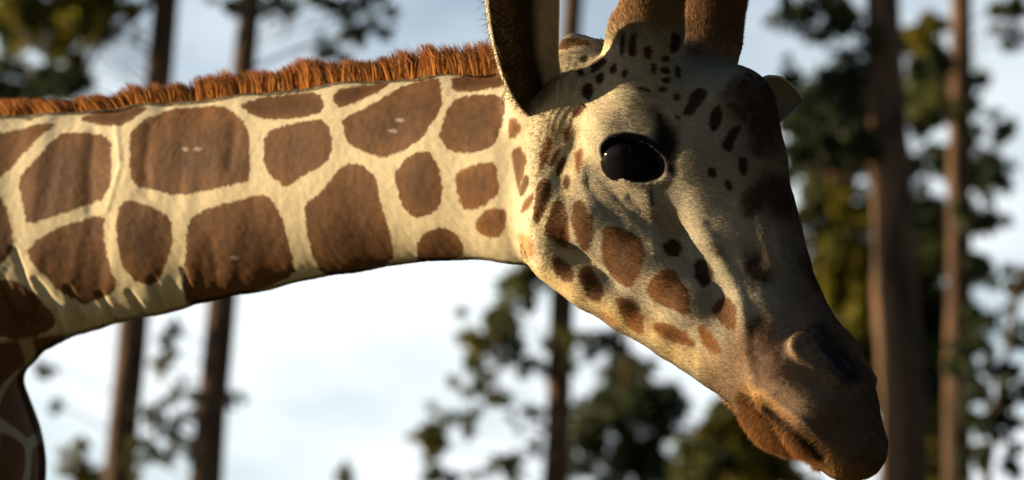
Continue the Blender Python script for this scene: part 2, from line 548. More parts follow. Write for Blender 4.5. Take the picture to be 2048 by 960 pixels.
def H(px, py, w):
    """point of the plane w pixels to the near side of the head's middle, seen at a photo pixel"""
    d = pix(px, py, 0) - EYEPOS
    t = (w - (EYEPOS - O) @ EL) / (d @ EL)
    return ((EYEPOS + d * t) - O) @ B


def chain(*pts):
    """(px, py, w, r) stations to round cones in head coordinates"""
    q = [(H(p[0], p[1], p[2]), p[3]) for p in pts]
    return [(q[i][0], q[i + 1][0], q[i][1], q[i + 1][1]) for i in range(len(q) - 1)]


def cone(q, a, b, ra, rb):
    ba = b - a
    h = np.clip(((q - a) @ ba) / max(ba @ ba, 1e-6), 0, 1)
    return np.linalg.norm(q - a - h[:, None] * ba, axis=1) - (ra + (rb - ra) * h)


def smin(a, b, k):
    h = np.clip(0.5 + 0.5 * (b - a) / k, 0, 1)
    return b + (a - b) * h - k * h * (1 - h)


def smax(a, b, k):
    return -smin(-a, -b, k)


# stations: (px, py, w, r)
UPPER = [
    (chain((1462, 222, 0, 90), (1490, 330, 0, 80), (1528, 470, 0, 68), (1580, 600, 0, 58), (1632, 695, 0, 60), (1672, 790, 0, 66), (1700, 880, 0, 60)), 40),
    (chain((1330, 205, 45, 104), (1400, 320, 34, 92), (1462, 470, 24, 76), (1528, 620, 26, 62)), 45),            # side of the forehead, upper jaw
    (chain((1520, 640, 42, 62), (1590, 740, 46, 66), (1640, 830, 42, 66), (1690, 900, 26, 48)), 40),               # muzzle
    (chain((1492, 690, 48, 48), (1566, 786, 56, 44), (1630, 860, 50, 44), (1692, 908, 24, 42)), 26),               # upper lip
    (chain((1180, 215, 40, 95), (1300, 190, 40, 98)), 50),                                                          # cranium
    (chain((1130, 200, 0, 80), (1180, 180, 0, 85)), 50),
    (chain((1150, 96, 0, 30), (1185, 112, 0, 36)), 22),                                                             # bump behind the horns
    (chain((1252, 262, 92, 76), (1300, 300, 88, 72)), 30),                                                          # orbit
    (chain((1225, 235, 96, 56), (1285, 232, 92, 54)), 25),                                                          # brow
    (chain((1200, 350, 82, 60), (1320, 395, 62, 64)), 45),
]
LOWER = [
    (chain((1120, 410, 78, 66), (1210, 440, 74, 70), (1310, 520, 62, 70), (1400, 600, 54, 64), (1480, 690, 44, 50)), 45),   # cheek
    (chain((1118, 520, 72, 46), (1180, 566, 66, 46), (1262, 612, 54, 46), (1350, 664, 42, 46), (1440, 722, 32, 46), (1500, 765, 24, 44)), 35),  # lower jaw
    (chain((1118, 520, 40, 46), (1262, 612, 20, 46), (1350, 664, 10, 46), (1500, 765, 0, 44)), 40),
    (chain((1120, 330, 70, 70), (1110, 470, 74, 58)), 40),
]
CHIN = [
    (chain((1500, 762, 10, 42), (1548, 824, 2, 50), (1596, 856, 2, 50)), 25),
    (chain((1500, 762, 0, 42), (1570, 835, 0, 58)), 25),
]
HORN = [
    (chain((1292, 165, 92, 74), (1302, 80, 108, 60), (1306, -20, 114, 57), (1306, -110, 118, 60)), 30),
    (chain((1232, 145, 70, 34), (1268, 60, 100, 46)), 26),
    (chain((1046, 190, 104, 30), (1066, 235, 102, 34), (1095, 262, 92, 36)), 20),
    (chain((1150, 210, 96, 46), (1115, 235, 104, 40)), 40),                                                         # ear root
]

EYE_C = H(1267, 314, 90)
ea = H(1338, 334, 104) - H(1200, 284, 104); ea /= np.linalg.norm(ea)
eb = np.array([-ea[1], ea[0], 0])
if (B @ eb)[1] < 0: eb = -eb
AP_C = H(1267, 312, 158)
NA, NB = H(1636, 676, 84), H(1692, 744, 74)

# neck axis: (px, top, bottom)
NECK = [(1150, 150, 500), (1040, 148, 523), (900, 151, 515), (700, 166, 540), (500, 190, 580), (300, 210, 626), (120, 226, 670), (20, 232, 712), (-80, 238, 790), (-260, 250, 930), (-460, 300, 1000)]
NP, NA_, NB_ = [], [], []
for (px, tp, bt) in NECK:
    z = 130 + (1100 - px) * 0.86
    z = max(z, 120)
    k = 1 + z / FPX
    NP.append(pix(px, (tp + bt) / 2, z)); NA_.append((bt - tp) / 2 * k); NB_.append((bt - tp) / 2 * k * (0.60 if px < 1000 else 0.55))
NP = np.array(NP); NA_ = np.array(NA_); NB_ = np.array(NB_)
NL = np.array([-math.sin(TN), 0, -math.cos(TN)])


def neck_sdf(p):
    best = np.full(len(p), 1e9)
    for i in range(len(NP) - 1):
        a, b = NP[i], NP[i + 1]
        ba = b - a
        h = np.clip(((p - a) @ ba) / (ba @ ba), 0, 1)
        r = p - a - h[:, None] * ba
        A = NA_[i] + (NA_[i + 1] - NA_[i]) * h
        Bb = NB_[i] + (NB_[i + 1] - NB_[i]) * h
        lat = r @ NL
        rest = np.sqrt(np.maximum((r * r).sum(1) - lat * lat, 0))
        k0 = np.sqrt((rest / A) ** 2 + (lat / Bb) ** 2)
        d = (k0 - 1) * np.minimum(A, Bb)
        best = np.minimum(best, d) if i == 0 else smin(best, d, 12)
    return best


# body in metres (world), standing on the ground, tail end away to the left
AX = np.array([-math.cos(TN), math.sin(TN), 0.0])                 # from chest to rump
LT = np.array([-math.sin(TN), -math.cos(TN), 0.0])
CHEST = c2w(pix(-215, 960, 1200)[None])[0]
CHEST_Z = CHEST[2]


def bpt(a, l, z):
    q = CHEST + AX * a + LT * l
    return np.array([q[0], q[1], z])


BODY = []
for a, z, r in [(0.0, CHEST_Z + 0.02, 0.27), (0.35, CHEST_Z + 0.02, 0.36), (0.8, CHEST_Z - 0.05, 0.36), (1.3, CHEST_Z - 0.15, 0.30)]:
    BODY.append((bpt(a, 0, z), r))
BODYC = [(BODY[i][0], BODY[i + 1][0], BODY[i][1], BODY[i + 1][1]) for i in range(3)]
LEGS = []
for a, l in [(0.12, 0.19), (0.20, -0.19), (1.22, 0.17), (1.34, -0.17)]:
    hind = a > 1
    top = CHEST_Z - (0.15 if not hind else 0.2)
    kn = 0.78 if not hind else 0.85
    LEGS.append((bpt(a, l, top), bpt(a + (0.0 if not hind else 0.08), l * 0.95, kn), 0.15 if not hind else 0.17, 0.068))
    LEGS.append((bpt(a + (0.0 if not hind else 0.08), l * 0.95, kn), bpt(a + 0.01, l * 0.9, 0.16), 0.066, 0.045))
    LEGS.append((bpt(a + 0.01, l * 0.9, 0.16), bpt(a - 0.03, l * 0.9, 0.055), 0.05, 0.056))
TAIL = [(bpt(1.55, 0, CHEST_Z + 0.05), bpt(1.68, 0, CHEST_Z - 0.75), 0.04, 0.02)]


def w2c(P):
    r = (P - CAM) / S
    return np.stack([r @ RIGHT, r @ UP, r @ FWD - FPX], -1)


def to_c(prims):
    return [(w2c(a[None])[0], w2c(b[None])[0], ra / S, rb / S) for a, b, ra, rb in prims]


BODYC, LEGS, TAIL = to_c(BODYC), to_c(LEGS), to_c(TAIL)


def body_sdf(p):
    d = np.full(len(p), 1e9)
    for c in BODYC:
        d = smin(d, cone(p, *c), 60)
    for c in LEGS:
        d = smin(d, cone(p, *c), 50)
    for c in TAIL:
        d = smin(d, cone(p, *c), 20)
    return d


def head_sdf(q):
    q = q.copy()
    q[:, 2] = np.sqrt(q[:, 2] ** 2 + 64) - 2
    groups = []
    for G in (UPPER, LOWER, CHIN):
        d = np.full(len(q), 1e9)
        for prim, k in G:
            e = np.full(len(q), 1e9)
            for c in prim:
                e = smin(e, cone(q, *c), 14)
            d = smin(d, e, k)
        groups.append(d)
    d = smin(groups[0], groups[1], 34)
    d = smin(d, groups[2], 9)
    for prim, k in HORN:
        e = np.full(len(q), 1e9)
        for c in prim:
            e = smin(e, cone(q, *c), 10)
        d = smin(d, e, k)
    # eye opening, with a thin raised lid round it
    r = q - AP_C
    x, y, z = r @ ea, r @ eb, r[:, 2]
    y2 = y + 0.0022 * x * x * np.where(x > 0, 1, 0.6) * 0.5
    y2 = y2 + 6
    k0 = np.sqrt((x / 71) ** 2 + (y2 / np.where(y2 > 0, 38, 46)) ** 2 + (z / 60) ** 2)
    ell = (k0 - 1) * 45
    d = d - 5 * np.exp(-(ell / 10.0) ** 2) * (np.abs(z) < 80)
    d = smax(d, -ell, 6)
    # nostril slit with a raised rim
    n = cone(q, NA, NB, 9, 13)
    wide = cone(q, NA + np.array([-6, -2, 26]), NB + np.array([4, 6, 22]), 30, 26)
    d = d - 13 * np.exp(-((wide - 10) / 12.0) ** 2) * sstep(14, -14, (q - (NA + NB) / 2)[:, 1])
    d = smax(d, -wide, 14)
    d = smax(d, -n, 8)
    return d


def sdf(p):
    q = (p - O) @ B
    near = (p[:, 0] > -250) & (p[:, 0] < 950)
    d = neck_sdf(p)
    far = p[:, 0] < -500
    if far.any():
        d[far] = smin(d[far], body_sdf(p[far]), 90)
    if near.any():
        d[near] = smin(d[near], head_sdf(q[near]), 46)
    return d


def polygonise(f, lo, hi, h, blk=8):
    lo = np.asarray(lo, float)
    nb = np.ceil((np.asarray(hi) - lo) / (h * blk)).astype(int)
    n = nb * blk
    Hh = h * blk
    I = np.stack(np.meshgrid(*[np.arange(k) for k in nb], indexing='ij'), -1).reshape(-1, 3)
    dc = f(lo + (I + 0.5) * Hh - 0.5 * h)
    D = np.repeat(np.repeat(np.repeat(dc.reshape(nb).astype(np.float32), blk, 0), blk, 1), blk, 2)
    act = I[np.abs(dc) < Hh * 1.05]
    loc = np.stack(np.meshgrid(*[np.arange(blk)] * 3, indexing='ij'), -1).reshape(-1, 3)
    for s in range(0, len(act), 600):
        idx = (act[s:s + 600, None, :] * blk + loc[None]).reshape(-1, 3)
        D[idx[:, 0], idx[:, 1], idx[:, 2]] = f(lo + idx * h)
    sg = D < 0
    cnt = np.zeros(tuple(n - 1), np.uint8)
    for a in (0, 1):
        for b in (0, 1):
            for c in (0, 1):
                cnt += sg[a:n[0] - 1 + a, b:n[1] - 1 + b, c:n[2] - 1 + c]
    cells = np.argwhere((cnt > 0) & (cnt < 8))
    vid = np.full(tuple(n - 1), -1, np.int32)
    vid[cells[:, 0], cells[:, 1], cells[:, 2]] = np.arange(len(cells))
    acc = np.zeros((len(cells), 3)); num = np.zeros(len(cells))
    cor = {}
    for a in (0, 1):
        for b in (0, 1):
            for c in (0, 1):
                cor[a, b, c] = D[cells[:, 0] + a, cells[:, 1] + b, cells[:, 2] + c].astype(float)
    for ax in range(3):
        for u in (0, 1):
            for v in (0, 1):
                k0 = [u, v]; k0.insert(ax, 0)
                k1 = [u, v]; k1.insert(ax, 1)
                d0, d1 = cor[tuple(k0)], cor[tuple(k1)]
                m = (d0 < 0) != (d1 < 0)
                t = np.where(m, d0 / np.where(m, d0 - d1, 1), 0)
                pnt = np.tile(np.array(k0, float), (len(cells), 1)); pnt[:, ax] = t
                acc[m] += pnt[m]; num[m] += 1
    V = lo + (cells + acc / num[:, None]) * h
    Q = []
    for ax in range(3):
        sl0 = [slice(1, n[i] - 1) for i in range(3)]; sl1 = list(sl0)
        sl0[ax] = slice(0, n[ax] - 1); sl1[ax] = slice(1, n[ax])
        s0, s1 = sg[tuple(sl0)], sg[tuple(sl1)]
        e = np.argwhere(s0 != s1)
        inside = s0[e[:, 0], e[:, 1], e[:, 2]]
        off = np.ones(3, int); off[ax] = 0
        e = e + off
        o1, o2 = [(1, 2), (2, 0), (0, 1)][ax]
        def at(da, db):
            k = e.copy(); k[:, o1] -= da; k[:, o2] -= db
            return vid[k[:, 0], k[:, 1], k[:, 2]]
        q = np.stack([at(1, 1), at(0, 1), at(0, 0), at(1, 0)], 1)
        q[~inside] = q[~inside][:, ::-1]
        Q.append(q)
    Q = np.concatenate(Q)
    return V, Q[(Q >= 0).all(1)]


LO, HI = (-1420, -700, -420), (820, 680, 1800)
V, Q = polygonise(sdf, LO, HI, 5.5)
tmp = link('tmp', fast_mesh('tmp', V, F=Q))
sm = tmp.modifiers.new('s', 'SUBSURF'); sm.levels = 1
dg = bpy.context.evaluated_depsgraph_get()
me2 = tmp.evaluated_get(dg).to_mesh()
nv = len(me2.vertices)
V = np.empty(nv * 3, np.float32); me2.vertices.foreach_get('co', V); V = V.reshape(-1, 3).astype(float)
N = np.empty(nv * 3, np.float32); me2.vertex_normals.foreach_get('vector', N); N = N.reshape(-1, 3).astype(float)
Q = np.empty(len(me2.polygons) * 4, np.int32); me2.loops.foreach_get('vertex_index', Q); Q = Q.reshape(-1, 4)
tmp.evaluated_get(dg).to_mesh_clear()
bpy.data.objects.remove(tmp)

# ------------------------------------------------------------------ giraffe: where each point of the hide sits on the coat drawing
ROOTXY = bpt(0.6, 0, 0)


def coat_coords(V, N):
    """photo pixel of each point; the hidden flank takes the coat of the near flank"""
    view = V - EYEPOS; view /= np.linalg.norm(view, axis=1)[:, None]
    back = (N * view).sum(1) > 0.05
    P = V.copy()
    hd = V[:, 0] > 40
    m = back & hd
    w = (P[m] - O) @ EL
    P[m] -= 2 * w[:, None] * EL
    m = back & ~hd
    ax = NP[6] - NP[1]; ax = ax / np.linalg.norm(ax)
    w = (P[m] - NP[3]) @ NL
    P[m] -= 2 * w[:, None] * NL
    px, py = to_pix(P)
    return px, py, back


px, py, back = coat_coords(V, N)


def polyline_dist(px, py, pts):
    best = np.full(len(px), 1e9)
    for (x0, y0), (x1, y1) in zip(pts[:-1], pts[1:]):
        dx, dy = x1 - x0, y1 - y0
        h = np.clip(((px - x0) * dx + (py - y0) * dy) / (dx * dx + dy * dy), 0, 1)
        best = np.minimum(best, np.hypot(px - x0 - h * dx, py - y0 - h * dy))
    return best


STROKES = [
    ([(1512, 395), (1528, 455), (1545, 525)], 19, 9), ([(1525, 590), (1550, 640)], 18, 5),  # two nose bumps added to catch sun; then folds, veins and creases: polyline, width, height
    ([(1402, 450), (1428, 488), (1452, 538), (1478, 588), (1490, 640), (1496, 710), (1512, 770)], 12, 6),
    ([(1510, 765), (1550, 800), (1608, 846), (1665, 898)], 10, 5),
    ([(1178, 365), (1205, 412), (1245, 452)], 9, -3), ([(1192, 362), (1236, 412), (1285, 462), (1312, 505)], 9, 3.2),
    ([(1298, 385), (1304, 435), (1310, 500)], 8, 2.8), ([(1260, 395), (1285, 420)], 9, -4),
    ([(1160, 330), (1150, 380), (1120, 460)], 8, 2), ([(1145, 260), (1115, 320), (1080, 400), (1060, 450)], 9, 2.5), ([(1170, 300), (1165, 370), (1180, 430)], 8, 2),
    ([(1532, 812), (1560, 834), (1590, 856), (1645, 904)], 8, -12),
    ([(0, 554), (17, 599), (50, 650)], 8, -7), ([(70, 560), (110, 615), (125, 660)], 8, -6), ([(136, 578), (150, 610), (170, 645)], 8, -6), ([(200, 590), (214, 612), (230, 640)], 7, -6),
    ([(258, 585), (272, 604), (285, 625)], 7, -5), ([(306, 560), (316, 590), (325, 612)], 7, -5), ([(366, 540), (378, 575), (390, 600)], 7, -4), ([(28, 500), (50, 560), (75, 610)], 6, -6),
    ([(188, 262), (180, 330), (178, 420)], 12, -3), ([(300, 250), (290, 330), (296, 390)], 12, -3), ([(420, 480), (432, 540)], 11, -2), ([(470, 250), (458, 330)], 12, -3), ([(232, 250), (240, 330), (214, 420)], 6, 2),
    ([(1345, 215), (1365, 260), (1350, 310)], 9, -4), ([(1180, 200), (1215, 180), (1280, 178), (1330, 200)], 7, -4),
]
disp = np.zeros(nv)
for pts, sg_, amp in STROKES:
    xs = [p[0] for p in pts]; ys = [p[1] for p in pts]
    m = np.where((px > min(xs) - 30) & (px < max(xs) + 30) & (py > min(ys) - 30) & (py < max(ys) + 30))[0]
    d = polyline_dist(px[m], py[m], pts)
    disp[m] += amp * np.exp(-(d / sg_) ** 2)
# loose skin of the neck: shallow folds across it
fold = vnoise(np.stack([px / 26 + py / 160, py / 190, np.zeros(nv)], 1), 3)
disp += 2.6 * fold * sstep(620, 250, px) * (px < 700)
# fine wrinkles in front of the ear
wr = np.sin((px + 0.35 * py + 12 * vnoise(np.stack([px / 40, py / 40, np.zeros(nv)], 1), 5)) / 2.6)
ew = np.exp(-(((px - 1130) / 32) ** 2 + ((py - 180) / 70) ** 2))
disp += 2.0 * wr * ew
disp += 0.45 * vnoise(V / 14.0, 8) + 1.3 * vnoise(V / 44.0, 9) * (px > 1050)
V = V + N * disp[:, None]

# ------------------------------------------------------------------ giraffe: coat
CR = {'S': (0, 0, 1), 'A': (0, 160, 924 / 520), 'B': (480, 40, 993 / 600), 'C': (940, 0, 2.4), 'D': (1240, 0, 960 / 420), 'E': (1000, 300, 914 / 400), 'F': (1340, 340, 960 / 420), 'G': (1400, 560, 2.4)}
# patch outlines: drawing sheet, kind (p patch, l pale patch, s soft smudge, d dark spot, k dark skin), corner points
PATCH = [
    ('A', 'p', [(-60, 200), (40, 182), (215, 144), (110, 230), (0, 350), (-60, 400)]),
    ('A', 'p', [(225, 185), (390, 195), (395, 300), (385, 390), (350, 430), (200, 480), (95, 515), (80, 440), (60, 350), (120, 290), (185, 215)]),
    ('A', 'p', [(275, 135), (400, 105), (540, 92), (470, 140), (420, 165), (330, 155)]),
    ('A', 'p', [(460, 195), (500, 150), (600, 105), (790, 88), (860, 140), (885, 190), (890, 330), (880, 360), (760, 385), (640, 410), (560, 395), (470, 370), (462, 280)]),
    ('A', 'p', [(370, 475), (365, 560), (385, 650), (420, 740), (370, 770), (300, 800), (270, 790), (200, 740), (140, 680), (95, 620), (120, 575), (220, 520)]),
    ('A', 'p', [(430, 435), (480, 430), (560, 460), (605, 490), (612, 560), (600, 630), (570, 700), (540, 730), (490, 720), (440, 670), (420, 590), (415, 500)]),
    ('A', 'p', [(-40, 400), (0, 410), (25, 470), (45, 560), (40, 610), (10, 655), (-40, 650)]),
    ('A', 'p', [(-40, 720), (20, 710), (70, 720), (130, 770), (200, 850), (180, 890), (80, 930), (-40, 900)]),
    ('S', 'p', [(376, 440), (420, 415), (520, 390), (545, 400), (568, 450), (585, 520), (592, 548), (520, 580), (430, 605), (376, 612), (365, 570), (372, 500)]),
    ('S', 'p', [(478, 208), (560, 190), (640, 183), (648, 225), (600, 235), (530, 240), (500, 228)]),
    ('S', 'p', [(530, 265), (580, 248), (640, 238), (655, 250), (665, 290), (655, 325), (600, 355), (575, 375), (545, 355), (528, 330)]),
    ('B', 'p', [(308, 240), (370, 222), (500, 205), (480, 225), (400, 265), (330, 290), (310, 275)]),
    ('B', 'p', [(338, 325), (420, 290), (520, 230), (590, 200), (660, 190), (665, 240), (672, 280), (610, 380), (560, 420), (490, 455), (430, 445), (360, 410), (345, 370)]),
    ('B', 'p', [(700, 190), (780, 183), (870, 180), (872, 220), (800, 232), (730, 238), (700, 225)]),
    ('B', 'p', [(700, 270), (760, 250), (870, 248), (880, 290), (860, 370), (830, 425), (760, 440), (700, 435), (665, 400), (660, 370)]),
    ('B', 'p', [(580, 440), (625, 435), (655, 480), (672, 560), (660, 620), (620, 650), (575, 655), (530, 600), (520, 540), (510, 510), (540, 470)]),
    ('B', 'p', [(350, 475), (400, 480), (450, 520), (460, 590), (480, 660), (505, 740), (508, 800), (400, 830), (280, 850), (240, 780), (220, 700), (215, 610), (270, 570), (310, 520)]),
    ('B', 'l', [(710, 510), (780, 480), (845, 465), (855, 540), (850, 580), (800, 620), (745, 632), (725, 590)]),
    ('B', 'l', [(800, 640), (840, 622), (885, 630), (875, 690), (850, 725), (800, 710), (778, 680)]),
    ('B', 'p', [(585, 750), (610, 705), (670, 685), (720, 710), (745, 765), (700, 800), (620, 820), (590, 795)]),
    ('B', 'l', [(890, 330), (905, 320), (935, 360), (900, 395), (887, 385)]),
    ('C', 'l', [(198, 720), (240, 700), (272, 750), (260, 830), (235, 920), (215, 850)]),
    ('C', 'd', [(580, 310), (640, 275), (660, 290), (620, 340), (590, 350)]), ('C', 'd', [(600, 370), (640, 345), (650, 380), (620, 410)]),
    ('C', 'd', [(545, 410), (580, 395), (600, 440), (570, 480), (540, 460)]), ('C', 'd', [(670, 330), (700, 300), (710, 340), (685, 360)]), ('C', 'd', [(735, 340), (760, 330), (760, 370), (735, 370)]),
    ('C', 'p', [(500, 510), (550, 495), (555, 520), (520, 560), (490, 555)]), ('C', 'l', [(460, 620), (490, 600), (490, 640), (465, 680)]),
    ('C', 'l', [(340, 720), (370, 660), (400, 660), (380, 760), (330, 840), (335, 780)]), ('C', 'p', [(410, 730), (440, 700), (435, 740), (390, 810), (385, 790)]),
    ('C', 'p', [(420, 790), (455, 745), (465, 790), (430, 850), (412, 840)]), ('C', 'l', [(505, 740), (545, 705), (545, 800), (530, 840), (515, 800)]),
    ('C', 'p', [(445, 860), (480, 840), (490, 880), (475, 910), (450, 895)]),
    ('C', 'd', [(520, 340), (545, 330), (550, 365), (525, 370)]), ('C', 'd', [(530, 275), (570, 265), (560, 300), (535, 300)]),
    ('E', 'p', [(110, 110), (130, 120), (135, 160), (95, 220), (85, 200)]), ('E', 'p', [(170, 160), (215, 125), (245, 175), (200, 290), (165, 340), (150, 320), (160, 240)]),
    ('E', 'l', [(120, 220), (155, 190), (150, 240), (110, 285), (90, 280)]), ('E', 'p', [(250, 230), (290, 225), (310, 290), (320, 430), (290, 440), (215, 390), (205, 370), (230, 300)]),
    ('E', 'p', [(335, 240), (370, 222), (400, 250), (430, 330), (430, 380), (415, 465), (380, 455), (350, 400), (330, 330)]),
    ('E', 'p', [(480, 350), (540, 350), (650, 400), (665, 460), (650, 540), (620, 610), (590, 630), (530, 600), (485, 530), (465, 440), (470, 390)]),
    ('E', 'p', [(690, 590), (760, 545), (810, 560), (860, 640), (875, 700), (870, 755), (800, 735), (720, 700), (670, 650)]),
    ('E', 'p', [(370, 540), (420, 530), (450, 590), (478, 650), (465, 695), (420, 690), (390, 640), (370, 590)]), ('E', 'p', [(230, 485), (290, 490), (330, 540), (350, 580), (310, 605), (260, 570)]),
    ('E', 'l', [(525, 675), (590, 680), (640, 720), (660, 790), (655, 845), (600, 820), (560, 760)]), ('E', 'l', [(700, 790), (760, 790), (830, 820), (900, 890), (890, 905), (780, 870), (720, 840)]),
    ('E', 'f', [(450, 740), (500, 750), (545, 795), (520, 800), (470, 770)]), ('E', 'f', [(75, 380), (120, 385), (160, 440), (150, 500), (110, 480)]),
    ('E', 'd', [(740, 440), (790, 400), (835, 440), (820, 490), (780, 490)]),
    ('F', 'd', [(110, 430), (150, 400), (215, 470), (160, 545), (120, 500)]), ('F', 'p', [(195, 620), (250, 570), (310, 620), (310, 740), (250, 710), (200, 660)]),
    ('F', 'l', [(130, 720), (150, 705), (200, 760), (250, 840), (200, 840), (150, 790)]),
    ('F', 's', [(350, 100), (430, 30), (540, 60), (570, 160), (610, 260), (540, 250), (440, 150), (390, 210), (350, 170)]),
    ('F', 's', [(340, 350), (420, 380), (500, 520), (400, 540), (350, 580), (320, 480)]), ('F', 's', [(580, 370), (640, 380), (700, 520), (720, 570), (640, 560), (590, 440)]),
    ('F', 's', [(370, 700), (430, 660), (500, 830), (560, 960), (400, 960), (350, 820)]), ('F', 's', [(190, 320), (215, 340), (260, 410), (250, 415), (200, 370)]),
    ('D', 'd', [(330, 430), (360, 405), (405, 420), (370, 480), (330, 530), (285, 520)]), ('D', 'd', [(420, 500), (460, 470), (470, 540), (440, 610), (410, 590)]),
    ('D', 'd', [(510, 580), (560, 570), (530, 640), (510, 700), (460, 680)]), ('D', 'd', [(540, 720), (580, 720), (585, 790), (555, 800)]), ('D', 'd', [(405, 770), (435, 765), (440, 810), (410, 810)]),
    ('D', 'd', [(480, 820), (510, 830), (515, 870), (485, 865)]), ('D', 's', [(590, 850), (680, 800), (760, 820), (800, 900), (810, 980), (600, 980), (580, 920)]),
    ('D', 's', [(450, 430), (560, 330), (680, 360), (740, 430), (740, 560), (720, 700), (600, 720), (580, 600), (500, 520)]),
    ('D', 'd', [(195, 255), (230, 255), (230, 285), (200, 280)]), ('D', 'd', [(190, 310), (225, 305), (230, 340), (195, 335)]), ('D', 'd', [(253, 308), (277, 308), (277, 362), (256, 352)]),
    ('D', 'd', [(190, 360), (230, 350), (230, 380), (200, 380)]), ('D', 'd', [(245, 430), (275, 425), (280, 455), (250, 460)]), ('D', 'd', [(147, 288), (168, 288), (168, 337), (147, 332)]),
    ('D', 'd', [(178, 398), (217, 398), (212, 420), (180, 417)]), ('D', 'd', [(230, 160), (265, 170), (270, 240), (230, 240)]), ('D', 'd', [(243, 523), (285, 533), (272, 546)]), ('D', 'd', [(80, 395), (130, 400), (145, 415), (90, 412)]),
    ('D', 'd', [(45, 180), (80, 150), (80, 260), (40, 255)]), ('D', 'd', [(110, 220), (145, 200), (150, 270), (120, 265)]), ('D', 'd', [(5, 200), (30, 150), (30, 230), (5, 265)]),
    ('D', 'k', [(150, 480), (195, 515), (255, 590), (268, 660), (250, 750), (190, 770), (150, 690), (165, 560)]),
    ('C', 'p', [(420, 215), (470, 180), (560, 195), (590, 215), (510, 225), (430, 240)]),
]


def poly_sd(px, py, pts):
    """positive inside"""
    best = np.full(len(px), 1e9); ins = np.zeros(len(px), bool)
    n = len(pts)
    for i in range(n):
        x0, y0 = pts[i]; x1, y1 = pts[(i + 1) % n]
        dx, dy = x1 - x0, y1 - y0
        h = np.clip(((px - x0) * dx + (py - y0) * dy) / (dx * dx + dy * dy + 1e-9), 0, 1)
        best = np.minimum(best, np.hypot(px - x0 - h * dx, py - y0 - h * dy))
        c = ((y0 > py) != (y1 > py)) & (px < (x1 - x0) * (py - y0) / (y1 - y0 + 1e-12) + x0)
        ins ^= c
    return np.where(ins, best, -best)


def round_poly(pts):
    """one corner-cutting pass, so outlines are not straight-edged"""
    p = np.array(pts, float); q = np.roll(p, -1, 0)
    return np.stack([p * .8 + q * .2, p * .2 + q * .8], 1).reshape(-1, 2)


def mix(C, c, m):
    return C * (1 - m[:, None]) + np.asarray(c)[None, :] * m[:, None]


CREAM = (0.60, 0.50, 0.315)
FACE = (0.34, 0.30, 0.23)
KIND = {'p': ((0.132, 0.058, 0.019), 2.8), 'l': ((0.20, 0.085, 0.025), 3.5), 'f': ((0.44, 0.25, 0.095), 9), 's': ((0.075, 0.036, 0.020), 17), 'd': ((0.060, 0.026, 0.014), 3.2), 'k': ((0.014, 0.012, 0.011), 14)}


